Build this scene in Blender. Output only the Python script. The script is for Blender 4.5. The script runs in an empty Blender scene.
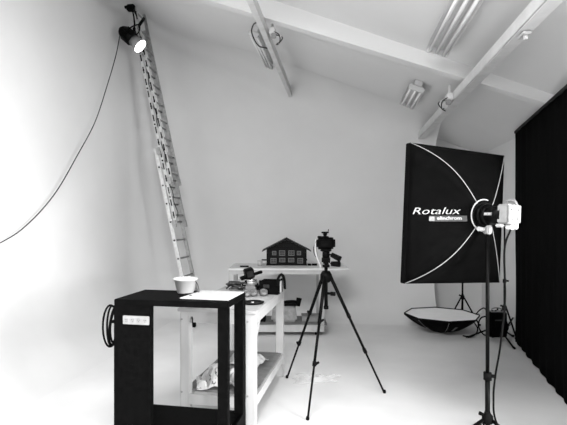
import bpy, bmesh, math, random
from mathutils import Vector, Matrix, Euler, noise
random.seed(7)
sc = bpy.context.scene
C = sc.collection
R = math.radians
YAW = 7.3                      # the camera looks this far left of the building's long axis
EYE = 1.45
F = 460.0
HOR = 220.0

# ------------------------------------------------------------------ camera
cam = bpy.data.cameras.new('camera'); camo = bpy.data.objects.new('camera', cam); C.objects.link(camo)
camo.location = (0, 0, EYE); camo.rotation_euler = (R(90), 0, R(YAW))
cam.sensor_width = 36; cam.lens = 36*F/567; cam.shift_y = (HOR-212.5)/567; cam.clip_start = .05
sc.camera = camo

# ------------------------------------------------------------------ light
w = bpy.data.worlds.new('world'); sc.world = w; w.use_nodes = True
w.node_tree.nodes['Background'].inputs[0].default_value = (1, 1, 1, 1)
w.node_tree.nodes['Background'].inputs[1].default_value = .58
def area(name, loc, aim, sx, sy, power):
    l = bpy.data.lights.new(name, 'AREA'); l.shape = 'RECTANGLE'; l.size = sx; l.size_y = sy; l.energy = power
    o = bpy.data.objects.new(name, l); C.objects.link(o); o.location = loc
    o.rotation_euler = (Vector(aim)-Vector(loc)).to_track_quat('-Z', 'Y').to_euler()
    return o
area('window_daylight', (4.5, -.05, 1.8), (-3, 1.9, 1.5), 3.2, 1.9, 1350)          # daylight through the tall window in the right wall
area('rear_fill', (.3, -1.7, 2.75), (.6, 5, .6), 2.4, 1.2, 45)            # unseen fill lamp added behind the camera to lift the far end
area('overhead_fill', (-.75, .8, 3.3), (-.95, 1.2, 0), 1.8, 1.3, 270)                 # fill lamp added under the closed ceiling to brighten the near floor
sc.view_settings.view_transform = 'Standard'; sc.view_settings.look = 'None'
sc.view_settings.gamma = 1; sc.view_settings.use_curve_mapping = False
sc.view_settings.exposure = -0.35

# ------------------------------------------------------------------ helpers
ca, sa = math.cos(R(YAW)), math.sin(R(YAW))
def W(X, d, z=0.0):            # camera-relative right / forward metres -> world
    return Vector((X*ca-d*sa, X*sa+d*ca, z))
def at(px, py, d):             # a point seen at px,py that stands d metres away
    return W((px-283.5)/F*d, d, EYE+(HOR-py)/F*d)

MATS = {}
def mat(name, v, rough=.6, metal=0, noise_amt=0, scale=20, bump=0, bscale=60, emit=0, alpha=1, spec=.5, stretch=None, v2=None):
    if name in MATS: return MATS[name]
    m = bpy.data.materials.new(name); m.use_nodes = True; MATS[name] = m
    nt = m.node_tree; b = nt.nodes['Principled BSDF']
    c = (v, v, v, 1)
    b.inputs['Base Color'].default_value = c; b.inputs['Roughness'].default_value = rough
    b.inputs['Metallic'].default_value = metal; b.inputs['Specular IOR Level'].default_value = spec
    tc = nt.nodes.new('ShaderNodeTexCoord'); mp = nt.nodes.new('ShaderNodeMapping')
    nt.links.new(tc.outputs['Object'], mp.inputs[0])
    if stretch: mp.inputs['Scale'].default_value = stretch
    if noise_amt or v2 is not None:
        n = nt.nodes.new('ShaderNodeTexNoise'); n.inputs['Scale'].default_value = scale; n.inputs['Detail'].default_value = 5
        nt.links.new(mp.outputs[0], n.inputs['Vector'])
        r = nt.nodes.new('ShaderNodeValToRGB'); lo = max(0, v-noise_amt) if v2 is None else v2; hi = min(1, v+noise_amt) if v2 is None else v
        r.color_ramp.elements[0].position = .3; r.color_ramp.elements[1].position = .7
        r.color_ramp.elements[0].color = (lo, lo, lo, 1); r.color_ramp.elements[1].color = (hi, hi, hi, 1)
        nt.links.new(n.outputs['Fac'], r.inputs[0]); nt.links.new(r.outputs[0], b.inputs['Base Color'])
    if bump:
        n2 = nt.nodes.new('ShaderNodeTexNoise'); n2.inputs['Scale'].default_value = bscale; n2.inputs['Detail'].default_value = 4
        nt.links.new(mp.outputs[0], n2.inputs['Vector'])
        bp = nt.nodes.new('ShaderNodeBump'); bp.inputs['Strength'].default_value = bump; bp.inputs['Distance'].default_value = .01
        nt.links.new(n2.outputs['Fac'], bp.inputs['Height']); nt.links.new(bp.outputs[0], b.inputs['Normal'])
    if emit:
        b.inputs['Emission Color'].default_value = (1, 1, 1, 1); b.inputs['Emission Strength'].default_value = emit
    if alpha < 1: b.inputs['Alpha'].default_value = alpha
    return m
WALL = mat('white_paint', .65, .75, noise_amt=.02, scale=1.5, bump=.08, bscale=25, spec=.25)
CEIL = mat('white_ceiling', .66, .8, noise_amt=.01, scale=2, bump=.05, bscale=30, spec=.2)
FLOOR = mat('white_floor_paint', .66, .6, noise_amt=.03, scale=2.2, bump=.05, bscale=14, spec=.35)
RAIL = mat('painted_steel', .55, .5, noise_amt=.05, scale=8)
LAMPW = mat('lamp_enamel', .62, .4, noise_amt=.02)
TUBE = mat('lamp_tube', .8, .3, noise_amt=.01)
BLACK = mat('black_paint', .002, .65, spec=.03, noise_amt=.001, scale=30, bump=.05, bscale=120)
BLACKM = mat('black_metal', .002, .45, spec=.06, noise_amt=.001, scale=40)
RUBBER = mat('black_rubber', .003, .7, spec=.06, noise_amt=.001, scale=40)
CLOTH = mat('black_fabric', .003, 1, noise_amt=.001, scale=60, bump=.3, bscale=300, spec=.02)
SOFTB = mat('softbox_nylon', .002, .7, noise_amt=.0006, scale=18, bump=.15, bscale=14, spec=.03)
SEAM = mat('silver_piping', .25, .5, noise_amt=.05, scale=60)
PRINT = mat('white_print', .4, .6, noise_amt=.01)
PRINTG = mat('grey_print', .035, .6, noise_amt=.01)
DIFF = mat('diffuser_cloth', .42, .8, noise_amt=.02, scale=15, bump=.05, bscale=60)
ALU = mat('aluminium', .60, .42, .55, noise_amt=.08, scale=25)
ALUD = mat('dark_aluminium', .34, .5, .4, noise_amt=.08, scale=25)
WHITEW = mat('white_wood', .40, .5, noise_amt=.05, scale=9, stretch=(1, 1, .2), bump=.04)
GREYW = mat('grey_board', .16, .6, noise_amt=.04, scale=14, bump=.05)
PALEW = mat('pale_board', .36, .55, noise_amt=.05, scale=6, stretch=(1, .2, 1))
PLAST = mat('white_plastic', .42, .35, noise_amt=.01)
TAPED = mat('dark_tape', .10, .4, noise_amt=.03)
LAMI = mat('white_laminate', .60, .5, noise_amt=.03, scale=6)
PALEP = mat('pale_plastic', .26, .4, noise_amt=.03, scale=30)
PAPER = mat('paper', .42, .8, noise_amt=.02, scale=6)
NEWS = mat('newsprint', .5, .85, scale=28, v2=.04)
NEWS.node_tree.nodes['Color Ramp'].color_ramp.elements[0].position = .34; NEWS.node_tree.nodes['Color Ramp'].color_ramp.elements[1].position = .4
GREYP = mat('grey_plastic', .22, .5, noise_amt=.03)
MIDG = mat('mid_grey', .25, .5, noise_amt=.05)
DWOOD = mat('dark_timber', .007, .6, spec=.1, noise_amt=.003, scale=12, stretch=(.2, 1, 3), bump=.1)
DROOF = mat('dark_roof', .02, .6, spec=.1, noise_amt=.008, scale=30)
WFRAME = mat('window_frame_paint', .13, .5, noise_amt=.02)
WPANE = mat('dark_glass', .02, .5, spec=.1, noise_amt=.01)
CHROME = mat('chrome', .7, .2, 1, noise_amt=.02)
LENS = mat('lit_lens', .9, .3, emit=9)
CORD = mat('grey_cord', .02, .6, noise_amt=.01)
FILM = mat('clear_film', .82, .15, noise_amt=.02, alpha=.22, spec=.6)

class MB:
    def __init__(s): s.bm = bmesh.new(); s.sm = False
    def box(s, c, size, rot=(0, 0, 0), bevel=0, taper=None):
        r = bmesh.ops.create_cube(s.bm, size=1); vs = r['verts']
        for v in vs:
            v.co = Vector((v.co.x*size[0], v.co.y*size[1], v.co.z*size[2]))
            if taper and v.co.z > 0: v.co.x *= taper[0]; v.co.y *= taper[1]
        M = Matrix.Translation(c) @ (rot if isinstance(rot, Matrix) else Euler(rot).to_matrix().to_4x4())
        for v in vs: v.co = M @ v.co
        if bevel:
            es = list({e for v in vs for e in v.link_edges})
            bmesh.ops.bevel(s.bm, geom=es, offset=bevel, segments=2, affect='EDGES', clamp_overlap=True)
        return s
    def bar(s, p0, p1, wx, wy, up=(0, 0, 1), bevel=0):
        p0 = Vector(p0); p1 = Vector(p1); z = (p1-p0).normalized(); x = Vector(up).cross(z)
        if x.length < 1e-4: x = Vector((1, 0, 0))
        x.normalize(); y = z.cross(x)
        M = Matrix((x, y, z)).transposed().to_4x4()
        return s.box((p0+p1)/2, (wx, wy, (p1-p0).length), M, bevel)
    def cyl(s, p0, p1, r0, r1=None, seg=16, caps=True):
        p0 = Vector(p0); p1 = Vector(p1); r1 = r0 if r1 is None else r1
        q = (p1-p0).to_track_quat('Z', 'Y').to_matrix()
        a = []; b = []
        for i in range(seg):
            t = 2*math.pi*i/seg; v = Vector((math.cos(t), math.sin(t), 0))
            a.append(s.bm.verts.new(p0+q @ (v*r0))); b.append(s.bm.verts.new(p1+q @ (v*r1)))
        for i in range(seg):
            f = s.bm.faces.new((a[i], a[(i+1) % seg], b[(i+1) % seg], b[i])); f.smooth = True
        if caps: s.bm.faces.new(a[::-1]); s.bm.faces.new(b)
        return s
    def tube(s, pts, r, seg=8, closed=False):
        pts = [Vector(p) for p in pts]; rings = []; n = len(pts); prev = None
        for i, p in enumerate(pts):
            if closed: t = pts[(i+1) % n]-pts[i-1]
            else: t = pts[min(i+1, n-1)]-pts[max(i-1, 0)]
            t.normalize()
            if prev is None: x = t.orthogonal().normalized()
            else:
                x = prev-t*prev.dot(t); x.normalize()
            prev = x; y = t.cross(x)
            rr = r[i] if isinstance(r, (list, tuple)) else r
            rings.append([s.bm.verts.new(p+(x*math.cos(2*math.pi*k/seg)+y*math.sin(2*math.pi*k/seg))*rr) for k in range(seg)])
        for i in range(n if closed else n-1):
            A, B = rings[i], rings[(i+1) % n]
            for k in range(seg):
                f = s.bm.faces.new((A[k], A[(k+1) % seg], B[(k+1) % seg], B[k])); f.smooth = True
        if not closed: s.bm.faces.new(rings[0][::-1]); s.bm.faces.new(rings[-1])
        return s
    def lathe(s, prof, seg=24, M=None, start=0, smooth=True):
        M = M or Matrix.Identity(4); rings = []
        for r, z in prof:
            rings.append([s.bm.verts.new(M @ Vector((r*math.cos(start+2*math.pi*k/seg), r*math.sin(start+2*math.pi*k/seg), z))) for k in range(seg)])
        for A, B in zip(rings, rings[1:]):
            for k in range(seg):
                f = s.bm.faces.new((A[k], A[(k+1) % seg], B[(k+1) % seg], B[k])); f.smooth = smooth
        if prof[0][0] > 1e-5: s.bm.faces.new(rings[0][::-1])
        if prof[-1][0] > 1e-5: s.bm.faces.new(rings[-1])
        return s
    def sheet(s, grid, smooth=True, thick=0):
        V = [[s.bm.verts.new(p) for p in row] for row in grid]; fs = []
        for a, b in zip(V, V[1:]):
            for i in range(len(a)-1):
                f = s.bm.faces.new((a[i], a[i+1], b[i+1], b[i])); f.smooth = smooth; fs.append(f)
        if thick: s.bm.normal_update(); bmesh.ops.solidify(s.bm, geom=fs, thickness=thick)
        return s
    def prism(s, poly, y0, y1):          # polygon in x,z extruded along y
        a = [s.bm.verts.new((x, y0, z)) for x, z in poly]; b = [s.bm.verts.new((x, y1, z)) for x, z in poly]; n = len(poly)
        s.bm.faces.new(a); s.bm.faces.new(b[::-1])
        for i in range(n): s.bm.faces.new((a[i], b[i], b[(i+1) % n], a[(i+1) % n]))
        return s
    def build(s, name, m, parent=None):
        bmesh.ops.recalc_face_normals(s.bm, faces=s.bm.faces)
        me = bpy.data.meshes.new(name); s.bm.to_mesh(me); s.bm.free()
        o = bpy.data.objects.new(name, me); C.objects.link(o); me.materials.append(m)
        if parent: o.parent = parent
        return o
def tag(o, label=None, cat=None, group=None, kind=None):
    if label: o['label'] = label
    if cat: o['category'] = cat
    if group: o['group'] = group
    if kind: o['kind'] = kind
    return o
def thing(name, label, cat, loc=(0, 0, 0), rz=0, group=None):
    o = bpy.data.objects.new(name, None); C.objects.link(o); o.empty_display_size = .1
    o.location = loc; o.rotation_euler = (0, 0, rz); return tag(o, label, cat, group)
def struct(o): o['kind'] = 'structure'; return o
def copy(o, parent, loc=None):
    c = o.copy(); C.objects.link(c); c.parent = parent
    if loc is not None: c.location = loc
    return c
def spline(P, n=10):                     # Catmull-Rom through the points
    P = [Vector(p) for p in P]; Q = [P[0]*2-P[1]]+P+[P[-1]*2-P[-2]]; out = []
    for i in range(1, len(Q)-2):
        a, b, c, d = Q[i-1], Q[i], Q[i+1], Q[i+2]
        for k in range(n):
            t = k/n
            out.append(.5*((2*b)+(c-a)*t+(2*a-5*b+4*c-d)*t*t+(3*b-a-3*c+d)*t**3))
    return out+[P[-1]]
def text_mesh(body, size, shear=0, sx=1.0, offset=0.0, extrude=.0006):
    cu = bpy.data.curves.new('lettering', 'FONT'); cu.body = body; cu.size = size; cu.shear = shear; cu.offset = offset
    cu.extrude = extrude; cu.resolution_u = 3
    o = bpy.data.objects.new('lettering', cu); C.objects.link(o)
    bpy.context.view_layer.update()
    me = bpy.data.meshes.new_from_object(o.evaluated_get(bpy.context.evaluated_depsgraph_get()))
    bpy.data.objects.remove(o); bpy.data.curves.remove(cu)
    for v in me.vertices: v.co.x *= sx
    return me

# ------------------------------------------------------------------ the room
XL, YB, XE, XR, YR, YN = -3.1, 7.03, 1.34, 2.15, 7.5, -2.4     # left wall, curved back wall, its right end, right wall, recess wall, near end
SLOPE = .395
def zc(x): return 3.63-SLOPE*(x+.78)                            # the ceiling falls to the right
plan = []                                                      # (point, inward normal)
for i in range(13): plan.append((Vector((XL, YN+(6.33-YN)*i/12, 0)), Vector((1, 0, 0))))
for i in range(1, 17):
    t = math.pi/2*i/16
    plan.append((Vector((-2.4-.7*math.cos(t), 6.33+.7*math.sin(t), 0)), Vector((math.cos(t), -math.sin(t), 0))))
back = [plan[-1]]
for i in range(1, 13): back.append((Vector((-2.4+(XE+2.4)*i/12, YB, 0)), Vector((0, -1, 0))))
def column(p, n, rc=.68):
    e = -n.y; out = []; f0 = R(.5+11*e)           # the cove meets the floor smoothly at the left, with a slight crease at the back
    rt = .25+.45*max(0, min(1, (p.x+2.4)/1.2))*e
    for i in range(15):
        f = f0+(math.pi/2-f0)*i/14
        out.append(p+n*rc*(1-math.sin(f))+Vector((0, 0, rc*(math.cos(f0)-math.cos(f)))))
    ztop = zc(p.x)-rt
    for i in range(1, 7): out.append(Vector((p.x, p.y, out[14].z+(ztop-out[14].z)*i/6)))
    for i in range(1, 11):
        f = math.pi/2*i/10; off = rt*(1-math.cos(f)); q = p+n*off
        q.z = ztop+rt*math.sin(f)+(zc(q.x)-zc(p.x))*math.sin(f)**2
        out.append(q)
    return out
m = MB().sheet([column(*c) for c in plan]); struct(m.build('wall_left', WALL))
m = MB().sheet([column(*c) for c in back])
endc = column(*back[-1])
m.sheet([endc, [p+Vector((0, .05, 0)) for p in endc]], False)
struct(m.build('wall_back', WALL))
fl = MB().box((-.5, 2.5, -.05), (6.6, 10.6, .1)); struct(fl.build('floor', FLOOR))
m = MB()
m.prism([(XL-.2, zc(XL-.2)+.003), (XR+.3, zc(XR+.3)+.003), (XR+.3, zc(XR+.3)+.1), (XL-.2, zc(XL-.2)+.1)], YN, YR+.15)
struct(m.build('ceiling', CEIL))
struct(MB().box(((XE+XR)/2-.15, YR+.05, 1.7), (XR-XE+.7, .1, 3.6)).build('wall_recess', WALL))
# right wall with the opening of the window beyond the curtain
WY0, WY1, WZ0, WZ1 = -1.8, 2.3, .3, 2.3
m = MB()
for y0, y1, z0, z1 in ((WY1, YR+.1, 0, 2.75), (YN, WY0, 0, 2.75), (WY0, WY1, 0, WZ0), (WY0, WY1, WZ1, 2.75)):
    m.box((XR+.06, (y0+y1)/2, (z0+z1)/2), (.12, y1-y0, z1-z0))
struct(m.build('wall_right', WALL))
m = MB()
for y in (WY0+.03, (WY0+WY1)/2, WY1-.03): m.box((XR+.06, y, (WZ0+WZ1)/2), (.07, .06, WZ1-WZ0))
for z in (WZ0+.03, WZ1-.03): m.box((XR+.06, (WY0+WY1)/2, z), (.07, WY1-WY0, .06))
struct(m.build('window_1', WHITEW))
# rafter across the ceiling
m = MB(); x0, x1 = XL+.1, XR
rd = lambda x: .22-.038*(x+1.4)          # its lower edge runs a little flatter than the ceiling
m.prism([(x0, zc(x0)+.01), (x1, zc(x1)+.01), (x1, zc(x1)-rd(x1)), (x0, zc(x0)-rd(x0))], 4.42, 4.52)
struct(m.build('trim_1', CEIL))

# ------------------------------------------------------------------ ceiling rails and lamps
def rail(x, z, y0, y1, label, w_=.085):
    t = thing('ceiling_rail', label, 'rail', (x, y0, z), group='steel rails under the ceiling')
    L = y1-y0
    MB().box((0, L/2, .0), (w_, L, .012)).box((-w_/2+.005, L/2, .045), (.01, L, .09)).box((w_/2-.005, L/2, .045), (.01, L, .09)).build('channel', RAIL, t)
    return t
r1 = rail(-.78, 3.32, -.5, 7.0, 'painted steel rail running to the back wall beside the short lamp and cable loop', .055)
r2 = rail(1.13, 2.63, -.5, 7.0, 'painted steel rail running towards the softbox and the black curtain')
for rr, x, z, side in ((r1, -.78, 3.32, 1), (r2, 1.13, 2.63, -1)):
    t = thing('cable_junction', ['', 'white junction box with loose wires on the rail by the short lamp', 'white junction box with loose wires on the rail above the softbox'][side if side > 0 else 2], 'junction box', (x+side*.045, 4.62 if side > 0 else 4.75, z), group='junction boxes on the rails')
    MB().box((side*.03, 0, .04), (.06, .10, .07), bevel=.008).build('housing', LAMPW, t)
    MB().box((side*.05, -.05, -.02), (.05, .03, .05), bevel=.006).build('clip', GREYP, t)
    for k in range(3):
        a = k*.04
        MB().tube(spline([(side*.05, -.04+a, .03), (side*(.10+a*.3), -.02+a, .0), (side*(.11-a*.4), -.03+a, -.07), (side*.07, -.02+a, -.10+a*.6)], 6), .006, 6).build('wire', CORD if k != 1 else LAMPW, t)
    MB().bar((side*.03, 0, .07), (side*.03, 0, .17), .02, .02).build('hanger', RAIL, t)
c = MB().tube(spline([(-.84, 4.60, 3.46), (-.90, 4.64, 3.46), (-.94, 4.72, 3.42), (-.93, 4.82, 3.37), (-.90, 4.92, 3.34), (-.86, 5.0, 3.35), (-.83, 5.05, 3.36)], 8), .007, 8)
tag(c.build('cable_loop', CORD), 'short dark cable looping beside the rail to the narrow lamp', 'cable')
t = thing('rail_bracket', 'small white bracket clipped on the rail above the black curtain', 'bracket', (1.13, 3.05, 2.62))
MB().box((0, 0, -.012), (.05, .10, .02), bevel=.004).build('plate', PLAST, t)
MB().cyl((0, -.02, -.02), (0, -.02, -.05), .014).build('hook', PLAST, t)

def ceiling_lamp(x, y0, y1, label, width=.20):
    z = zc(x); L = y1-y0
    t = thing('fluorescent_lamp', label, 'ceiling lamp', (x, y0, z), group='fluorescent ceiling lamps')
    t.rotation_euler = (0, math.atan(SLOPE), 0)
    h = width/2
    MB().box((0, L/2, -.03), (width*.45, L, .06), bevel=.006).build('housing', LAMPW, t)
    g = MB()
    for s in (-1, 1):
        g.sheet([[Vector((s*width*.22, y, -.05)), Vector((s*h, y, -.085))] for y in (0, L)], False, .004)
    g.build('reflector', LAMPW, t)
    for s in (-1, 0, 1):
        MB().cyl((s*width*.30, .04, -.105), (s*width*.30, L-.04, -.105), .014, seg=10).build('tube', TUBE, t)
    for yy in (.02, L-.02):
        MB().box((0, yy, -.09), (width*.85, .03, .055), bevel=.004).build('tube_holder', LAMPW, t)
ceiling_lamp(.846, 2.6, 4.14, 'long grey fluorescent lamp on the ceiling on the near side of the rafter')
ceiling_lamp(.846, 5.22, 6.0, 'short fluorescent lamp on the ceiling beyond the rafter above the softbox')
ceiling_lamp(-1.0, 5.3, 6.5, 'narrow fluorescent lamp close beside a ceiling rail and its cable loop', .14)

# ------------------------------------------------------------------ extension ladder
LX, LY, LEAN = -2.01, 6.02, -.217
t = thing('extension_ladder', 'tall aluminium extension ladder leaning on the curved white wall', 'ladder', (LX, LY, 0))
ax = Vector((LEAN, 0, 1)).normalized(); nx = Vector((1, 0, -LEAN)).normalized()
def lp(s, off, y): return ax*s+nx*off+Vector((0, y, 0))
RUNG = .255
secs = [('base', .06, 2.48, 0, 0, .42, .052), ('middle', 1.42, 4.30, .055, .03, .36, .042), ('top', 2.0, 4.52, .105, .06, .30, .04)]
for nm, s0, s1, off, y0, wd, dp in secs:
    for k in (0, 1):
        rl = MB().bar(lp(s0, off, y0+wd*k), lp(s1, off, y0+wd*k), .024, dp, up=(1, 0, 0), bevel=.003).build(nm+'_rail', ALU if k == 0 else ALUD, t)  # far rails use a darker aluminium than the near ones
        if k == 0:
            q = s0+.12; 
            while q < s1-.05:
                MB().cyl(lp(q, off, y0-.016), lp(q, off, y0-.011), .013, seg=10).build('rung_cap', RUBBER, rl); q += RUNG
    q = s0+.12
    while q < s1-.05:
        MB().cyl(lp(q, off, y0), lp(q, off, y0+wd), .013, seg=10).build('rung', GREYP, t); q += RUNG
for k in (0, 1):
    MB().box(lp(.035, 0, .42*k), (.10, .05, .07), bevel=.01).build('rubber_foot', RUBBER, t)
for s_, off, y0, wd in ((1.42, .04, .0, .42), (2.02, .09, .03, .36), (2.44, .03, 0, .42)):
    for k in (0, 1): MB().bar(lp(s_-.05, off, y0+wd*k-.0), lp(s_+.05, off, y0+wd*k), .03, .06, up=(1, 0, 0), bevel=.004).build('guide_bracket', ALUD, t)
# pull rope with dark slack up the middle section
rp = []
for i in range(40):
    s_ = 1.5+i*.075; rp.append(lp(s_, .09+.012*math.sin(i*1.7), .05+.02*math.sin(i*.9)))
MB().tube(rp, .007, 6).build('pull_rope', CORD, t)
# dark slots showing along the near rails of the two upper sections
for s0, s1, off, y0 in ((1.5, 4.2, .055, .03), (2.1, 4.45, .105, .06)):
    q = s0
    while q < s1:
        MB().bar(lp(q, off, y0-.014), lp(q+.09, off, y0-.014), .004, .016, up=(1, 0, 0)).build('rail_slot', RUBBER, t); q += .17

# ------------------------------------------------------------------ spotlight clamped to the ladder
LD = 6.12
pA, pB = at(121.5, 29.5, LD-.02), at(140.5, 46.5, LD-.04)
t = thing('spotlight', 'black spotlight with lit lens clamped high on the ladder', 'spotlight', pA)
D = (pB-pA); Ln = D.length; u = D.normalized()
sp = lambda k: u*k*Ln
MB().cyl(sp(.0), sp(.12), .055, .082, 20).cyl(sp(.12), sp(.62), .082, .086, 20).build('housing', BLACKM, t)
f = MB()
side = u.cross(Vector((0, 0, 1))).normalized(); upv = side.cross(u)
for k in range(6):
    a = k*math.pi/3+.3; o_ = side*math.cos(a)+upv*math.sin(a)
    f.bar(sp(.16)+o_*.088, sp(.58)+o_*.088, .02, .012, up=o_)
f.build('cooling_fins', BLACKM, t)
MB().cyl(sp(.62), sp(.97), .072, .095, 24).build('reflector_hood', GREYP, t)
MB().cyl(sp(.97), sp(.985), .099, .099, 24).build('front_rim', MIDG, t)
MB().cyl(sp(.975), sp(1.0), .092, .09, 24).build('lens', LENS, t)
MB().tube(spline([sp(.35)+side*.095, sp(.42)+side*.10+upv*.12, sp(.42)+upv*.2, sp(.42)-side*.10+upv*.12, sp(.35)-side*.095], 8), .009, 8).build('yoke', BLACKM, t)
MB().cyl(sp(.42)+upv*.2, sp(.42)+upv*.2+Vector((.02, .10, .13)), .02).build('clamp', BLACKM, t)
MB().cyl(sp(-.06), sp(.0), .03, .045).build('end_cap', BLACKM, t)
# second black clamp hanging above, on the ladder
tc_ = thing('ladder_clamp', 'black clamp gripping the ladder above the spotlight', 'clamp', at(131, 8, LD+.02))
MB().box((0, 0, 0), (.11, .07, .09), bevel=.015).build('jaw', BLACKM, tc_)
MB().tube([(0.02, 0, -.02), (.04, 0, -.12), (.05, .0, -.22), (.045, 0, -.27)], .011).build('strap', RUBBER, tc_)
MB().cyl((-.07, -.03, .0), (-.03, -.03, .0), .02).build('knob', RUBBER, tc_)
MB().cyl((.045, 0, -.27), (.045, 0, -.32), .02).build('plug', RUBBER, tc_)
pts = [pA+u*(-.03)*Ln]
for px, py, d in ((116, 55, 6.1), (107, 86, 5.9), (95, 122, 5.6), (77, 156, 5.25), (56, 192, 4.9), (30, 222, 4.5), (0, 243, 4.12)): pts.append(at(px, py, d))
pts += [W(-2.9, 3.7, 1.0), W(-3.05, 3.2, .55), W(-2.9, 2.8, .05), W(-2.6, 2.3, .012), W(-2.3, 1.5, .012)]
t = [o for o in C.objects if o.name == 'spotlight'][0]
MB().tube(spline([p-pA for p in pts], 8), .006, 8).build('power_cord', CORD, t)['label'] = 'thin dark power cord hanging in a slack curve'

# ------------------------------------------------------------------ rear table against the back wall
RT = W(-.69, 5.75)
t = thing('rear_table', 'white table with low shelf against the back wall under the model house', 'table', RT, R(YAW))
TZ = .845
MB().box((.76, .34, TZ-.012), (1.52, .70, .024), bevel=.004).build('tabletop', LAMI, t)
MB().box((.60, .02, TZ-.05), (1.19, .03, .05)).box((.60, .52, TZ-.05), (1.19, .03, .05)).box((.02, .27, TZ-.05), (.03, .47, .05)).box((1.18, .27, TZ-.05), (.03, .47, .05)).build('apron', WHITEW, t)
for x in (.035, 1.17):
    for y in (.035, .505): MB().box((x, y, (TZ-.024+.05)/2), (.065, .065, TZ-.024-.05), bevel=.004).build('leg', WHITEW, t)
MB().box((.61, .27, .135), (1.26, .50, .018)).build('shelf', GREYW, t)
MB().box((.60, -.005, .095), (1.20, .022, .085), bevel=.003).box((.6, .53, .095), (1.2, .022, .085)).build('shelf_rail', WHITEW, t)
for x in (.10, 1.10):
    for y in (.06, .48):
        cs = MB().box((x, y, .062), (.03, .03, .03)).build('caster', MIDG, t)
        MB().cyl((x-.012, y, .026), (x+.012, y, .026), .026, seg=14).build('wheel', RUBBER, cs)

# model house
HS = at(286.5, 263.2, 6.3); HS.z = TZ
t = thing('model_house', 'dark timber model house with eight windows standing on the rear table', 'model house', HS, R(YAW))
hw, he, hr, hd = .268, .212, .348, .15
MB().prism([(-hw, .0), (hw, 0), (hw, he), (0, hr-.012), (-hw, he)], -hd, hd).build('timber_body', DWOOD, t)
sl = (hr-he)/hw
for s in (-1, 1):
    ex = .328
    g = MB().prism([(0, hr), (s*ex, hr-ex*sl), (s*ex, hr-ex*sl+.014), (0, hr+.016)], -hd-.03, hd+.03).build('roof_slope', DROOF, t)
m_ = MB()
for k in range(13):
    z = .02+k*.0245
    half = hw if z < he else max(0, hw*(hr-z)/(hr-he))-.01
    if half > .02: m_.box((0, -hd-.001, z), (half*2, .006, .018))
bo = m_.build('log_courses', DWOOD, t)
wins = [(-.175, .060, .07, .062), (-.058, .070, .072, .048), (.062, .070, .072, .048), (.182, .060, .066, .062), (-.060, .163, .072, .062), (.064, .163, .072, .062), (-.165, .163, .046, .046), (.165, .163, .046, .046)]
for x, z, a, b in wins:
    wn = MB()
    yy = -hd-.008
    for s in (-1, 1):
        wn.box((x+s*a/2, yy, z), (.009, .014, b+.009)).box((x, yy, z+s*b/2), (a, .014, .009))
    wo = wn.build('window_frame', WFRAME, t)
    MB().box((x, yy+.003, z), (a, .006, b)).build('pane', WPANE, wo)
    mu = MB().box((x, yy-.001, z), (.006, .01, b)).box((x, yy-.001, z), (a, .01, .005))
    if a > .05: mu.box((x-a/4, yy-.001, z), (.004, .01, b)).box((x+a/4, yy-.001, z), (.004, .01, b))
    mu.build('glazing_bars', WFRAME, wo)
MB().box((-.29, -.13, .07), (.09, .03, .015)).build('side_balcony', DWOOD, t)
MB().box((.262, -.1, .07), (.03, .06, .02)).build('side_bracket', DWOOD, t)
MB().box((0, 0, .006), (.54, .37, .012)).build('base_board', DWOOD, t)
# small things beside the house
o = at(311, 264, 6.1); o.z = TZ
t = thing('small_clamp', 'small black clamp lying on the rear table beside the model house', 'clamp', o, R(YAW))
MB().box((-.02, 0, .014), (.05, .03, .028), bevel=.006).build('jaw', RUBBER, t); MB().cyl((.01, 0, .016), (.08, -.01, .016), .014).build('handle', RUBBER, t)
o = at(244, 265.5, 5.9); o.z = TZ
t = thing('marker_pen', 'dark marker pen lying alone near the table end by the ladder', 'pen', o, R(YAW))
MB().cyl((-.05, 0, .011), (.03, 0, .011), .010).build('barrel', RUBBER, t); MB().cyl((.03, 0, .011), (.06, 0, .011), .011).build('cap', BLACKM, t)
o = at(260, 264, 6.05); o.z = TZ
t = thing('paper_cup', 'white paper cup standing beside the model house', 'cup', o)
MB().lathe([(.028, 0), (.036, .07), (.033, .07), (.026, .006), (.0, .006)], 20).build('cup_wall', PLAST, t)
MB().tube([(.036*math.cos(i*.3927), .036*math.sin(i*.3927), .07) for i in range(16)], .003, 6, True).build('rim', PLAST, t)
# things on its low shelf
o = at(285, 322, 6.0); o.z = .144
t = thing('tool_case', 'grey plastic tool case with black lid on the low shelf of the rear table', 'case', o, R(YAW))
MB().box((-.01, 0, .10), (.34, .22, .20), bevel=.025, taper=(.86, .9)).build('case_body', MIDG, t)
MB().box((0, 0, .212), (.30, .2, .025), bevel=.008).build('lid', RUBBER, t)
MB().tube(spline([(-.06, 0, .22), (.02, -.02, .245), (.12, -.02, .25), (.17, -.02, .23)], 6), .016, 8).build('handle', RUBBER, t)
MB().cyl((.165, -.02, .19), (.185, -.02, .29), .03, .036).build('nozzle', RUBBER, t)
MB().box((-.02, -.11, .12), (.12, .01, .05)).build('label_plate', GREYP, t)
o = at(311, 322, 6.0); o.z = .144
t = thing('flat_box', 'flat dark grey box on the low shelf beside the tool case', 'box', o, R(YAW))
MB().box((0, 0, .03), (.24, .2, .06), bevel=.004).build('box_body', GREYP, t); MB().box((0, 0, .065), (.25, .21, .012), bevel=.003).build('lid', GREYW, t)
o = at(258, 322, 6.0); o.z = .144
t = thing('dark_crate', 'low black crate on the shelf of the rear table behind the work table', 'crate', o, R(YAW))
MB().box((0, -.10, .05), (.2, .012, .1)).box((0, .10, .05), (.2, .012, .1)).box((-.095, 0, .05), (.012, .2, .1)).box((.095, 0, .05), (.012, .2, .1)).box((0, 0, .008), (.2, .2, .012)).build('crate_body', RUBBER, t)
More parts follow.
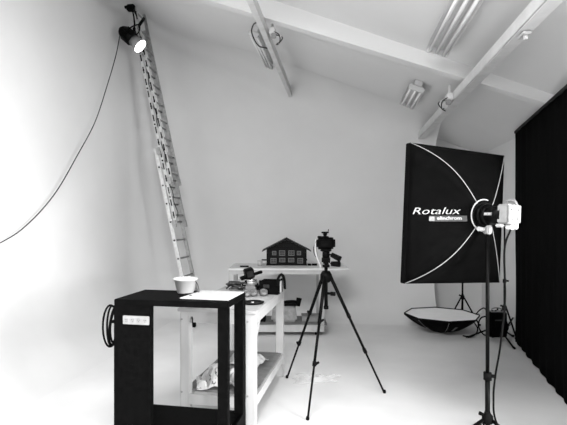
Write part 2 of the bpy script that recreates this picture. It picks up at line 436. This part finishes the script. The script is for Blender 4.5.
MB().box((0, -.11, .085), (.08, .012, .018)).build('grip', BLACKM, t)

# ------------------------------------------------------------------ work table
TX0, TX1, TY0, TY1, WZ = -1.125, -.572, 3.16, 4.30, .82
t = thing('work_table', 'narrow white wooden work table with grey lower shelf behind the black cabinet', 'table', ((TX0+TX1)/2, (TY0+TY1)/2, 0), R(-3))
hx, hy = (TX1-TX0)/2, (TY1-TY0)/2
MB().box((0, 0, WZ-.012), (2*hx+.03, 2*hy+.03, .024), bevel=.004).build('tabletop', PALEW, t)
for s in (-1, 1):
    MB().box((s*(hx-.015), 0, WZ-.062), (.03, 2*hy-.13, .075)).build('apron', WHITEW, t)
    MB().box((0, s*(hy-.015), WZ-.062), (2*hx-.13, .03, .075)).build('apron', WHITEW, t)
    for s2 in (-1, 1):
        lg = MB().box((s*(hx-.034), s2*(hy-.034), (WZ-.024)/2), (.068, .068, WZ-.024), bevel=.004).build('leg', WHITEW, t)
        for z in (.74, .22):
            MB().cyl((s*(hx-.034)-.02, s2*(hy-.034)-.0345, z), (s*(hx-.034)-.02, s2*(hy-.034)-.037, z), .007, seg=10).build('bolt', GREYP, lg)
    MB().box((s*(hx-.012), 0, .17), (.024, 2*hy-.13, .07)).build('shelf_rail', WHITEW, t)
    MB().box((0, s*(hy-.012), .17), (2*hx-.13, .024, .07)).build('shelf_rail', WHITEW, t)
    MB().bar((s*(hx-.02), -hy+.06, .62), (s*(hx-.02), -hy+.2, .76), .028, .05).build('corner_brace', WHITEW, t)
MB().box((0, 0, .212), (2*hx-.03, 2*hy-.14, .016)).build('shelf', GREYW, t)
MB().tube([(-hx+.09, -hy-.0, .76), (-hx+.10, -hy-.012, .74), (-hx+.10, -hy-.012, .70)], .004).build('hook', RUBBER, t)

def on_table(px, py, z=WZ):
    d = (EYE-z)*F/(py-HOR); p = W((px-283.5)/F*d, d, z); return p
# turntable plate near the cabinet
t = thing('round_plate', 'flat black round plate on the work table next to the cabinet', 'plate', on_table(252.5, 303.5))
MB().lathe([(.03, 0), (.075, .002), (.088, .010), (.09, .013), (.086, .013), (.07, .007), (0, .006)], 32).build('plate', BLACKM, t)
MB().lathe([(.012, .006), (.012, .012), (0, .013)], 16).build('centre_cap', PLAST, t)
# black open bag
o = on_table(271, 293)
t = thing('equipment_bag', 'open black equipment bag on the far end of the work table', 'bag', o, R(-4))
g = MB()
g.box((0, -.085, .06), (.17, .012, .12), bevel=.004).box((0, .085, .055), (.17, .012, .11), bevel=.004).box((-.08, 0, .055), (.012, .17, .11), bevel=.004).box((.08, 0, .06), (.012, .17, .12), bevel=.004).box((0, 0, .008), (.16, .17, .016))
g.build('bag_body', CLOTH, t)
MB().tube(spline([(.075, -.09, .08), (.085, -.10, .14), (.095, -.02, .165), (.105, .05, .12), (.11, .06, .03)], 8), .012, 8).build('strap', RUBBER, t)
MB().box((.09, -.02, .06), (.01, .05, .10), bevel=.003).build('white_tab', PLAST, t)
MB().box((-.02, -.093, .07), (.05, .006, .03)).build('patch', WPANE, t)
# box-shaped flash lying on the pile
o = on_table(249, 290); 
t = thing('cube_flash', 'black cube-shaped lamp tilted on top of the pile of cables', 'lamp', o+Vector((-.01, .10, .0)), R(25))
t.location.z = WZ+.098; t.rotation_euler = (R(12), R(-16), R(25))
MB().box((0, 0, .045), (.085, .075, .09), bevel=.008).build('lamp_body', BLACKM, t)
MB().box((0, -.04, .05), (.06, .006, .06), bevel=.004).build('grey_window', WPANE, t)
MB().box((-.06, 0, .02), (.06, .06, .02), bevel=.004).build('side_flap', BLACKM, t)
MB().box((.08, .0, .02), (.09, .03, .025), bevel=.006).build('grip', RUBBER, t)
o = on_table(249, 290)+Vector((-.01, .10, 0))
t = thing('lens_pouch', 'soft black pouch under the cube-shaped lamp on the work table', 'pouch', o, R(10))
MB().box((0, 0, .036), (.15, .11, .072), bevel=.025).build('pouch_body', CLOTH, t)
MB().box((0, -.056, .045), (.12, .006, .01)).build('zip', GREYP, t)
# metal tin
t = thing('metal_tin', 'shiny round metal tin among the tape rolls on the work table', 'tin', on_table(252, 290)+Vector((0, 0, .045)))
MB().lathe([(.045, 0), (.045, .045), (.042, .046), (0, .046)], 28).build('tin_body', ALU, t)
MB().lathe([(.047, .036), (.047, .05), (.044, .052), (0, .052)], 28).build('lid', CHROME, t)
# the box the tin stands on
t = thing('cable_box', 'small dark box under the shiny metal tin', 'box', on_table(252, 290))
MB().box((0, 0, .0225), (.10, .10, .045), bevel=.004).build('box_body', GREYP, t)
# rolls of tape
for px, py, dz, r, mt, lab, tilt in ((263.5, 296, .0, .034, TAPED, 'grey roll of tape leaning nearest the black equipment bag', 35), (253.5, 296.5, .0, .034, TAPED, 'pale grey roll of tape leaning in front of the metal tin', 40), (246, 297, 0, .036, TAPED, 'dark grey roll of tape leaning beside the paper sheet on the cabinet', 30), (262, 289, 0, .040, ALUD, 'pale roll of tape lying flat behind the black equipment bag', 0)):
    p = on_table(px, py); t = thing('tape_roll', lab, 'tape', p+Vector((0, 0, r*math.sin(R(tilt))+.013*math.cos(R(tilt)))), R(px*7), group='tape rolls on the work table')
    t.rotation_euler = (R(tilt), 0, R((px*3) % 40-20))
    MB().lathe([(r*.62, -.012), (r, -.012), (r, .012), (r*.62, .012)], 24).build('tape', mt, t)
    g = MB().lathe([(r*.56, -.013), (r*.63, -.013), (r*.63, .013), (r*.56, .013), (r*.56, -.013)], 24).build('core', GREYP, t)
# cables heaped
for k, (px, py, n, lab) in enumerate(((235.5, 290.5, 26, 'tangled dark cable heaped at the table edge behind the paper sheet'), (259, 291.5, 16, 'short coiled black cable lying between the tape rolls and the bag'))):
    p = on_table(px, py); P = []
    for i in range(n):
        a = i*1.15; rr = (.045 if k == 0 else .022)+(.02 if k == 0 else .006)*math.sin(i*2.1)
        P.append(p+Vector((rr*math.cos(a)*1.4, rr*math.sin(a), .012+(.06 if k == 0 else .04)*abs(math.sin(i*.37))*(1+.5*k*0))))
    tag(MB().tube(spline(P, 5), .0085, 6).build('cable_heap', CORD if k == 0 else RUBBER), lab, 'cable', 'loose cables on the work table')
# crumpled newspaper on the shelf
def crumple(name, label, cat, p, a, b, h, seed, m, rz, n=16, parent_part=None):
    t = thing(name, label, cat, p, rz)
    g = []
    for i in range(n+1):
        row = []
        for j in range(n+1):
            x, y = (i/n-.5)*a, (j/n-.5)*b
            if name == 'plastic_film':
                th = math.atan2(y*a, x*b); k_ = .75+.45*noise.noise(Vector((math.cos(th)*1.6, math.sin(th)*1.6, 2.2))); x, y = x*k_, y*k_
            z = h*(abs(noise.noise(Vector((x*9+seed, y*9, seed))))*1.2+.35*abs(noise.noise(Vector((x*25, y*25+seed, 3)))))
            e = min(i, n-i, j, n-j)/(n/2)
            row.append(Vector((x+.012*noise.noise(Vector((y*20, seed, 1))), y+.012*noise.noise(Vector((x*20, seed, 2))), .003+z*min(1, .3+e*1.5))))
        g.append(row)
    MB().sheet(g, False, .0015).build('sheet', m, t); return t
crumple('newspaper', 'crumpled printed newspaper lying on the grey lower shelf of the work table', 'newspaper', Vector((-.93, 3.38, .222)), .32, .28, .17, 3.3, NEWS, R(20))
crumple('paper_wrap', 'crumpled plain white wrapping paper spilling over the newspaper on the shelf', 'paper', Vector((-.83, 3.90, .222)), .34, .24, .18, 8.1, PAPER, R(-15))
crumple('plastic_film', 'crumpled clear plastic film lying on the floor under the camera tripod', 'plastic film', W(.30, 4.20, .0), .46, .28, .04, 5.2, FILM, R(10), n=22)

# ------------------------------------------------------------------ black cabinet
BW, BD, BH = .725, .40, .965
t = thing('display_cabinet', 'black open-framed cabinet with a white socket strip on its front', 'cabinet', (-1.016, 2.844, 0), R(-3.2))
x0, x1, y0, y1 = -BW/2, BW/2, -BD/2, BD/2
MB().box((0, 0, BH-.0175), (BW, BD, .035), bevel=.003).build('top_panel', BLACK, t)
lw = .240
MB().box((x0+lw/2, y0+.012, (BH-.035)/2), (lw, .024, BH-.035)).build('front_panel', BLACK, t)
MB().box((x0+.012, .012, (BH-.035)/2), (.024, BD-.026, BH-.035)).build('side_panel', BLACK, t)
MB().box((x0+lw-.012, y0+.032, (BH-.035)/2), (.024, .02, BH-.035)).build('inner_panel', BLACK, t)
MB().box((x1-.031, y0+.0225, (BH-.035)/2), (.062, .045, BH-.035), bevel=.002).build('front_post', BLACK, t)
MB().box((x1-.03, y1-.035, (BH-.035)/2), (.06, .07, BH-.035), bevel=.002).build('rear_post', BLACK, t)
MB().box(((lw-.062)/2, y0+.012, .10), (BW-lw-.062, .024, .15)).build('lower_panel', BLACK, t)
MB().box((0, .0, .165), (BW-.03, BD-.03, .02)).build('bottom_shelf', BLACK, t)
MB().box((x1-.012, 0, .10), (.024, BD-.13, .15)).build('side_rail', BLACK, t)
for sx in (-1, 1):
    for sy in (-1, 1): MB().cyl((sx*(BW/2-.05), sy*(BD/2-.05), 0), (sx*(BW/2-.05), sy*(BD/2-.05), .035), .022).build('foot', RUBBER, t)
ss = MB().box((x0+.150, y0-.006, BH-.122), (.170, .014, .052), bevel=.003).build('socket_strip', PALEP, t); ss['label'] = 'white strip of four sockets'
for k in range(4):
    cx = x0+.150+(k-1.5)*.041
    so = MB().cyl((cx, y0-.0125, BH-.122), (cx, y0-.0145, BH-.122), .0155, seg=18).build('socket', GREYP, ss)
    h = MB()
    for a, b in ((-.005, .003), (.005, .003), (0, -.006)): h.cyl((cx+a, y0-.0144, BH-.122+b), (cx+a, y0-.0152, BH-.122+b), .0022, seg=8)
    h.build('socket_holes', RUBBER, so)
# coil of cable on the cabinet's side
cabM = Matrix.Translation((-1.016, 2.844, 0)) @ Matrix.Rotation(R(-3.2), 4, 'Z')
t = thing('cable_coil', 'coil of black cable hanging on the side of the black cabinet', 'cable', cabM @ Vector((x0-.03, -.06, BH-.20)), R(-3.2))
for k in range(5):
    P = [(-.028-.011*k+.012*math.sin(2*math.pi*i/24+k*1.3)-.012*math.sin(math.pi*i/24)**2, .055*math.sin(2*math.pi*i/24)*(1+.1*k), .115*math.cos(2*math.pi*i/24)*(1+.04*k)+.0*k) for i in range(24)]
    MB().tube(P, .0065, 8, True).build('cable_loop', RUBBER, t)
MB().box((.012, 0, .125), (.04, .02, .02)).build('hook', BLACKM, t)
MB().box((-.03, 0, .04), (.02, .13, .014)).build('tie', RUBBER, t)
# bucket and paper on top
top = lambda px, py: on_table(px, py, BH)
t = thing('plastic_bucket', 'small white plastic bucket on top of the black cabinet', 'bucket', top(185.5, 293))
MB().lathe([(.048, 0), (.054, .006), (.073, .085), (.075, .085), (.078, .090), (.078, .100), (.074, .100), (.071, .09), (.05, .008), (0, .008)], 32).build('bucket_wall', PLAST, t)
MB().tube([(.079*math.cos(2*math.pi*i/32), .079*math.sin(2*math.pi*i/32), .094) for i in range(32)], .004, 6, True).build('rim', PLAST, t)
MB().tube(spline([(.06, -.02, .10), (.082, .0, .06), (.092, .0, .01), (.07, -.03, .006), (.02, -.062, .005)], 8), .003, 6).build('wire_handle', CORD, t)
P = [cabM @ Vector((a, b, BH+.007)) for a, b in ((.03, -.115), (.345, -.13), (.355, .185), (.06, .195))]
m = MB(); m.sheet([[P[0], P[1]], [P[3], P[2]]], False, .006)
tag(m.build('paper_sheet', PAPER), 'flat white sheet lying on top of the black cabinet beside the bucket', 'paper')
t = thing('bottle_cap', 'tiny black cap lying at the foot of the white bucket', 'cap', top(190.6, 296.5))
MB().lathe([(.009, 0), (.009, .008), (.007, .010), (0, .010)], 16).build('cap_body', RUBBER, t)

# ------------------------------------------------------------------ tripod with camera
TP = W(.351, 3.80)
t = thing('camera_tripod', 'black three-legged camera tripod standing in the middle of the floor', 'tripod', TP)
apex = .985
for X, d in ((.032, 4.22), (.175, 3.335), (.846, 3.855)):
    ft = W(X, d)-TP; top_ = ft.normalized()*.036+Vector((0, 0, apex))
    v = top_-ft
    P_ = lambda k: ft+v*k
    sd = v.cross(Vector((0, 0, 1))).normalized()
    lg = MB().cyl(P_(.66), P_(1), .0135, .015, 12).build('leg', BLACKM, t)
    MB().cyl(P_(.36), P_(.68), .011, seg=12).build('leg_section', BLACKM, lg)
    MB().cyl(P_(.02), P_(.38), .0085, seg=12).build('leg_section', BLACKM, lg)
    for k in (.66, .36):
        MB().cyl(P_(k-.012), P_(k+.02), .0155, seg=12).bar(P_(k)+sd*.010, P_(k+.02)+sd*.034, .012, .016).build('leg_lock', RUBBER, lg)
    MB().lathe([(.0, 0), (.011, .0), (.014, .010), (.010, .026), (.0, .026)], 14, Matrix.Translation(ft)).build('rubber_foot', RUBBER, lg)
MB().lathe([(.028, apex-.05), (.048, apex-.03), (.048, apex+.015), (.03, apex+.045), (0, apex+.045)], 20).build('shoulder', BLACKM, t)
MB().cyl((0, 0, .73), (0, 0, apex+.12), .0145).build('centre_column', BLACKM, t)
MB().cyl((0, 0, .715), (0, 0, .74), .02).build('column_hook', RUBBER, t)
MB().cyl((.04, -.02, apex-.14), (.075, -.03, apex-.14), .017).bar((0.01, 0, apex-.14), (.05, -.02, apex-.14), .018, .018).build('column_knob', RUBBER, t)
hd_ = MB().box((0, 0, apex+.135), (.07, .07, .06), bevel=.012).cyl((0, 0, apex+.15), (0, 0, apex+.21), .03).build('pan_head', BLACKM, t)
MB().box((0, 0, apex+.215), (.09, .075, .016), bevel=.004).build('mount_plate', BLACKM, t)
rt = Vector((ca, sa, 0))
for z, dz, L in ((apex+.185, -.025, .12), (apex+.105, .0, .115)):
    h = MB().cyl(Vector((0, 0, z)), rt*.05+Vector((0, 0, z+dz*.3)), .009).build('handle_rod', CHROME, hd_)
    MB().cyl(rt*.045+Vector((0, -.02, z+dz*.2)), rt*L+Vector((0, -.05, z+dz*1.6)), .020, .024).build('handle_grip', RUBBER, h)
MB().cyl((0, 0, apex+.075), (0, 0, apex+.095), .03).build('pan_collar', BLACKM, t)

t = thing('photo_camera', 'black photo camera with a wireless trigger mounted on the tripod', 'camera', TP+Vector((0, 0, apex+.223)), R(YAW+8))
MB().box((-.01, 0, .05), (.145, .062, .098), bevel=.018).build('camera_body', BLACKM, t)
MB().box((.058, .015, .05), (.036, .085, .095), bevel=.016).build('grip', RUBBER, t)
MB().box((-.008, .0, .104), (.066, .062, .036), bevel=.014, taper=(.7, .8)).build('viewfinder', BLACKM, t)
MB().cyl((-.01, .03, .048), (-.01, .06, .048), .038).cyl((-.01, .06, .048), (-.01, .13, .048), .036, .041).build('lens', BLACKM, t)
MB().box((-.015, -.033, .045), (.075, .006, .052), bevel=.002).build('screen', RUBBER, t)
MB().cyl((-.055, 0, .095), (-.055, 0, .110), .017).build('mode_dial', RUBBER, t)
tr = MB().box((-.008, .0, .126), (.03, .035, .016), bevel=.003).box((-.008, 0, .139), (.06, .035, .014), bevel=.004).build('wireless_trigger', BLACKM, t)
MB().cyl((.018, 0, .144), (.022, 0, .166), .0035, seg=8).build('aerial', RUBBER, tr)
MB().sheet([[Vector(p)+Vector((dy*.8, dy*.3, 0)) for p in spline([(-.078, 0, .085), (-.09, -.01, .02), (-.08, -.015, -.05), (-.062, -.02, -.10), (-.045, -.02, -.15)], 6)] for dy in (-.012, .012)], True, .002).build('strap', PLAST, t)
MB().sheet([[Vector(p)+Vector((0, dy, 0)) for p in spline([(-.080, 0, .08), (-.10, .01, .01), (-.095, .012, -.04), (-.075, .01, -.07)], 6)] for dy in (-.012, .012)], True, .002).build('strap', RUBBER, t)

# ------------------------------------------------------------------ softboxes
def loft_shell(sides, T, ring, p=1.75, lip=.045, n=14, sub=5):
    """corner polygon (rim) lofted along curved rods to the round speed ring; returns point function"""
    def rod(k, q):                         # q 0 at rim .. 1 at ring
        c = sides[k % len(sides)]; L = c.length; s = 1-(1-ring/L)*q
        rim = ring/L
        z = T*(1-max(0.0, (s-rim)/(1-rim))**(p[k % len(sides)] if isinstance(p, list) else p))
        return Vector((c.x*s, c.y*s, z))
    return rod
def softbox(name, label, sides, T, ring, M, p=1.75, lip=.045, sag=.5, diffuser=DIFF, seam_r=.0027, n=14):
    t = thing(name, label, 'softbox'); t.matrix_world = M
    rod = loft_shell(sides, T, ring, p); K = len(sides)
    for k in range(K):
        g = []
        for i in range(n+1):
            a, b = rod(k, i/n), rod((k+1) % K, i/n); row = []
            for j in range(9):
                f = j/8; q = a.lerp(b, f)
                q.z -= (sag[k] if isinstance(sag, list) else sag)*4*f*(1-f)*(q.z-T*i/n)
                if i == 0: q.z = 0
                row.append(q)
            g.append(row)
        MB().sheet(g, True, .003).build('fabric_panel', SOFTB, t)
        a, b = rod(k, 0), rod((k+1) % K, 0)
        MB().sheet([[a, b], [a-Vector((0, 0, lip)), b-Vector((0, 0, lip))]], False, .003).build('lip', SOFTB, t)
        P = [rod(k, i/n)*1.0+Vector((0, 0, .004)) for i in range(n+1)]
        MB().tube(P, seam_r, 6).build('seam_piping', SEAM, t)
        MB().tube([a+Vector((0, 0, .002))-a.normalized()*.014, b+Vector((0, 0, .002))-b.normalized()*.014], seam_r*.7, 6).build('rim_piping', SEAM, t)
    MB().lathe([(ring*.8, T-.006), (ring*1.06, T-.006), (ring*1.06, T+.008), (ring*.8, T+.008), (ring*.8, T-.006)], 32).build('speed_ring', BLACKM, t)
    # front diffuser
    g = MB(); ctr = g.bm.verts.new((0, 0, -lip*.4)); vs = [g.bm.verts.new(Vector((c.x*.985, c.y*.985, -lip*.35))) for c in sides]
    for k in range(K): g.bm.faces.new((ctr, vs[k], vs[(k+1) % K]))
    g.build('diffuser', diffuser, t)
    return t, rod
zl = (W(math.sin(R(20)), -math.cos(R(20)))).normalized()
yl = Vector((0, 0, 1)); xl = yl.cross(zl)
Msb = Matrix((xl, yl, zl)).transposed().to_4x4()
Msb.translation = W(1.143, 3.10, 1.478)
Msb = Msb @ Matrix.Rotation(R(-2.8), 4, 'Z')
a_, b_ = .372, .455
sides = [Vector((-.362, b_, 0)), Vector((-.362, -b_, 0)), Vector((.422, -b_*.98, 0)), Vector((.422, b_*.98, 0))]
SBT = .275
t, rod = softbox('rectangular_softbox', 'large black rectangular softbox with silver seams and white lettering, mounted on the stand', sides, SBT, .085, Msb, p=[3, 3, 1.1, 1.1], sag=[.9, .6, .2, .6])
softo = t
MB().tube([(.098*math.cos(R(a)), .098*math.sin(R(a)), SBT+.003) for a in range(75, 291, 9)], .0045, 6).build('ring_piping', PRINT, t)
# lettering printed on the panel towards the curtain-free side
def on_panel(x, y):                     # depth of the left panel at x (panel between corner 0 and 1)
    lo, hi = 0., 1.
    for _ in range(30):
        q = (lo+hi)/2
        if rod(0, q).x < x: lo = q
        else: hi = q
    r = rod(0, lo); f = .5-y/(2*r.y) if r.y else .5
    f = max(0, min(1, f))
    return r.z-.9*4*f*(1-f)*(r.z-SBT*lo)
def print_on(body, size, x, y, shear, sx, m, off=0., lift=.006, rot=2.8):
    me = text_mesh(body, size, shear, sx, off); o = bpy.data.objects.new('printed_lettering', me); C.objects.link(o)
    cr, sr = math.cos(R(rot)), math.sin(R(rot))
    for v in me.vertices:
        X, Y = v.co.x*cr-v.co.y*sr+x, v.co.x*sr+v.co.y*cr+y
        v.co = Vector((X, Y, on_panel(X, Y)+lift+v.co.z))
    me.materials.clear(); me.materials.append(m); o.parent = softo; return o
print_on('Rotalux', .062, -.348, -.008, .28, 1.10, PRINT, -.0004)
print_on('elinchrom', .029, -.236, -.037, .0, .95, PRINT, .0008, .0085)
g = []
for i in range(13):
    x = -.268+i*(.168/12); g.append([Vector((x, y+.05*(x+.262)*1.0, on_panel(x, y)+.0055)) for y in (-.050, -.034, -.014)])
MB().sheet(g, False, .0008).build('printed_bar', PRINTG, softo)
g = [[Vector((x, y+.05*(x+.262), on_panel(x, y)+.0075)) for y in (-.046, -.019)] for x in (-.270, -.258, -.246)]
MB().sheet(g, False, .0008).build('printed_mark', SEAM, softo)

# strobe head behind it
t = thing('strobe_head', 'dark studio flash head with white rear panel plugged into the rectangular softbox', 'flash head'); t.matrix_world = Msb
MB().cyl((0, 0, SBT+.005), (0, 0, SBT+.035), .078, .074, 28).cyl((0, 0, SBT+.035), (0, 0, SBT+.06), .07, .058, 28).build('mount_collar', BLACKM, t)
MB().cyl((0, 0, SBT+.05), (0, 0, SBT+.17), .056, .054, 28).build('head_body', BLACKM, t)
lb = MB().box((-.052, .006, SBT+.09), (.01, .018, .06)).build('name_plate', GREYP, t)
MB().box((-.058, .006, SBT+.075), (.003, .010, .02)).box((-.058, .006, SBT+.105), (.003, .010, .02)).build('plate_print', PRINT, lb)
rp_ = MB().box((0, .006, SBT+.190), (.095, .112, .085), bevel=.008).build('rear_housing', PALEP, t)
MB().box((0, .006, SBT+.234), (.088, .10, .01), bevel=.003).build('control_panel', PALEP, rp_)
for x, y, r in ((-.025, .03, .007), (.025, .03, .006), (.02, -.02, .009), (-.02, -.025, .005)): MB().cyl((x, y, SBT+.237), (x, y, SBT+.245), r, seg=14).build('knob', GREYP, rp_)
for z_, y_ in ((.17, .03), (.225, -.02), (.225, .02)): MB().cyl((-.0475, y_, SBT+z_), (-.0485, y_, SBT+z_), .005, seg=10).build('screw', GREYP, rp_)
MB().tube(spline([(0, .06, SBT+.16), (0, .082, SBT+.18), (0, .084, SBT+.20), (0, .08, SBT+.23), (0, .06, SBT+.245)], 6), .008, 8).build('carry_handle', GREYP, t)
MB().box((0, -.068, SBT+.205), (.03, .03, .05), bevel=.006).box((.03, -.055, SBT+.215), (.025, .05, .025), bevel=.005).build('socket_block', LAMPW, t)
MB().box((-.03, -.062, SBT+.16), (.03, .02, .05), bevel=.006).build('release_lever', PLAST, t)
MB().cyl((0, -.05, SBT+.04), (0, -.085, SBT+.04), .018).box((0, -.09, SBT+.035), (.035, .05, .045), bevel=.006).build('tilt_bracket', MIDG, t)
MB().cyl((-.03, -.085, SBT+.035), (-.07, -.085, SBT+.035), .011, .014).build('tilt_lever', PLAST, t)

def light_stand(name, label, p, top, hub, spread, r=.0125, az0=0, braces=True, mt=BLACKM, joint=None):
    joint = joint or top*.5
    t = thing(name, label, 'light stand', (p.x, p.y, 0))
    MB().cyl((0, 0, .08 if hub > .12 else .02), (0, 0, joint), r*1.15).build('pole', mt, t)
    MB().cyl((0, 0, joint-.02), (0, 0, top), r*.9).build('upper_pole', mt, t)
    for z in (joint, ):
        MB().cyl((0, 0, z-.025), (0, 0, z+.02), r*1.9).build('collar', RUBBER, t)
        MB().cyl((r, 0, z), (r+.035, -.01, z), .009, .012).build('lock_knob', RUBBER, t)
    hb = MB().lathe([(r*1.3, hub-.03), (r*2.6, hub-.02), (r*2.6, hub+.02), (r*1.6, hub+.035), (r*1.2, hub+.05)], 14).build('hub', RUBBER, t)
    MB().cyl((-r, 0, hub+.02), (-r-.035, 0, hub+.035), .008, .012).build('lock_knob', RUBBER, hb)
    for k in range(3):
        a = az0+k*2*math.pi/3; e = Vector((math.cos(a), math.sin(a), 0))
        ft = e*spread+Vector((0, 0, .011))
        lg = MB().cyl(e*r*2.2+Vector((0, 0, hub)), ft, .0105, seg=10).build('leg', mt, t)
        MB().cyl(e*(spread-.02)+Vector((0, 0, .02)), e*(spread+.015)+Vector((0, 0, .0135)), .0135, seg=10).build('rubber_foot', RUBBER, lg)
        if braces:
            mid = (e*r*2.2+Vector((0, 0, hub))).lerp(ft, .5)
            MB().bar(Vector((0, 0, .09)), mid, .012, .006).build('brace', mt, t)
    return t
zz = Msb @ Vector((0, -.09, SBT+.035))
light_stand('light_stand', 'tall black light stand carrying the flash head and the rectangular softbox', zz, zz.z-.02, .235, .46, .0125, R(200), joint=.5)
# flash power cable to the floor
p0 = Msb @ Vector((0, -.08, SBT+.21))
P = [p0, at(504.5, 250, 2.6), at(505, 300, 2.6), at(500.5, 345, 2.62), at(495.5, 375, 2.64), at(493.5, 398, 2.64), at(497, 424, 2.6), W(1.3, 2.5, .1), W(1.42, 2.42, .012), W(1.6, 2.1, .01), W(1.75, 1.5, .01)]
shd = [o for o in C.objects if o.name == 'strobe_head'][0]; Mi = Msb.inverted()
MB().tube([Mi @ p for p in spline(P, 8)], .0055, 8).build('power_cable', RUBBER, shd)['label'] = 'thin black cable hanging down to the floor'

# octagonal softbox lying on the floor
oc = W((441-283.5)/F*6.0, 6.0-.02)
RO = .475
so = [Vector((RO*math.cos(R(22.5+45*k)), RO*math.sin(R(22.5+45*k)), 0)) for k in range(8)][::-1]
Mo = Matrix.Translation((oc.x, oc.y, .215)) @ Matrix.Rotation(R(YAW+14), 4, 'Z') @ Matrix.Rotation(math.pi, 4, 'X')
t, ro = softbox('octagonal_softbox', 'black octagonal softbox lying face up with pale diffuser on the floor', so, .20, .08, Mo, p=1.7, lip=.02, sag=.5, seam_r=.0025, diffuser=mat('pale_diffuser', .88, .8, noise_amt=.02, scale=9, bump=.08, bscale=20))
bm_k = max(range(8), key=lambda k: -(Mo @ ((so[k]+so[(k+1) % 8])/2)).y)
q1 = [ro(bm_k, q).lerp(ro((bm_k+1) % 8, q), f)+Vector((0, 0, .002)) for q in (.25, .55) for f in (.35, .48)]
mid_ = (so[bm_k]+so[(bm_k+1) % 8]).normalized()*.012
MB().sheet([[q1[0]+mid_, q1[1]+mid_], [q1[2]+mid_, q1[3]+mid_]], False, .002).build('label_patch', WFRAME, t)

# stands, power pack and cables by the curtain
q = W((462.5-283.5)/F*6.47, 6.47)
light_stand('light_stand', 'slim black light stand standing behind the octagonal softbox', q, 1.5, .36, .24, .011, R(80), False)
q = Vector((1.985, 5.98, 0))
light_stand('light_stand', 'black light stand half hidden behind the edge of the black curtain', q, 1.4, .36, .15, .011, R(195), True)
q = W((497.5-283.5)/F*5.5, 5.5)
light_stand('floor_stand', 'low black floor stand under the power pack', q, .40, .17, .34, .011, R(-78), False)
pk = W((496.5-283.5)/F*5.40, 5.40)
t = thing('power_pack', 'black flash power pack with carrying handle hung on the low floor stand', 'power pack', (pk.x, pk.y, .085), R(YAW+3))
MB().box((0, 0, .145), (.20, .12, .29), bevel=.012).build('pack_body', BLACK, t)
MB().tube(spline([(-.06, 0, .285), (-.055, 0, .32), (0, 0, .335), (.055, 0, .32), (.06, 0, .285)], 6), .008, 8).build('handle', MIDG, t)
MB().box((-.01, -.062, .20), (.08, .004, .016)).build('name_plate', PRINTG, t)
MB().box((0, 0, .293), (.16, .09, .01), bevel=.003).build('control_panel', GREYP, t)
for x in (-.06, -.02, .05): MB().cyl((x, -.02, .295), (x, -.02, .312), .009, seg=12).build('knob', RUBBER, t)
B = lambda px, py, d: at(px, py, d)
Mp = (Matrix.Translation((pk.x, pk.y, .085)) @ Matrix.Rotation(R(YAW+3), 4, 'Z')).inverted()
MB().tube([Mp @ p for p in spline([B(489, 316, 5.42), B(481, 318, 5.5), B(478.5, 326, 5.6), B(483, 334, 5.55), B(489, 336, 5.5)], 8)], .009, 8).build('side_cable', RUBBER, t)
P = [W((463-283.5)/F*5.72, 5.72, .012), W((470-283.5)/F*5.66, 5.66, .012), W((476-283.5)/F*5.75, 5.75, .03), B(477.5, 328, 5.8), B(474.5, 322, 5.95), B(477, 313, 5.95), B(484, 308, 5.85), B(488, 314, 5.6)]
tag(MB().tube(spline(P, 8), .008, 8).build('floor_cable', RUBBER), 'black cable curling over the floor from the octagonal softbox to the power pack', 'cable')
P = [B(506.5, 322, 5.45), B(508, 328, 5.45), B(506, 331, 5.45), B(509, 324, 5.6), B(513, 318, 5.8)]
tag(MB().tube(spline(P, 8), .010, 8).build('stand_cable', RUBBER), 'black cable bunched between the power pack and the curtain edge', 'cable')

# ------------------------------------------------------------------ black curtain
A_, B_ = Vector((2.03, 5.74, 0)), Vector((1.572, 2.75, 0))
dirv = (B_-A_); Lc = dirv.length; dirv.normalize(); nrm = Vector((-dirv.y, dirv.x, 0))
t = thing('black_curtain', 'tall black fabric curtain hanging along the right wall down to the floor', 'curtain', A_)
g = []; NC = 150
for j in range(15):
    f = j/14; row = []
    for i in range(NC+1):
        s_ = i/NC*Lc
        am = .004+.004*f
        o_ = am*math.sin(s_*26+1.2*math.sin(s_*3.1))+.01*noise.noise(Vector((s_*4, f*2, 0)))
        zb = .012+.012*abs(noise.noise(Vector((s_*9, 0, 4))))
        row.append(dirv*(s_+.012*noise.noise(Vector((f*5, s_*2, 1))))+nrm*o_+Vector((0, 0, 2.47+(zb-2.47)*f)))
    g.append(row)
MB().sheet(g, True, .004).build('fabric', CLOTH, t)
MB().bar(Vector((0, 0, 2.485)), dirv*Lc+Vector((0, 0, 2.485)), .03, .03).build('curtain_rail', BLACKM, t)
hm = MB().tube([p+Vector((0, 0, .004)) for p in g[-1]], .006, 6).build('hem', CLOTH, t)
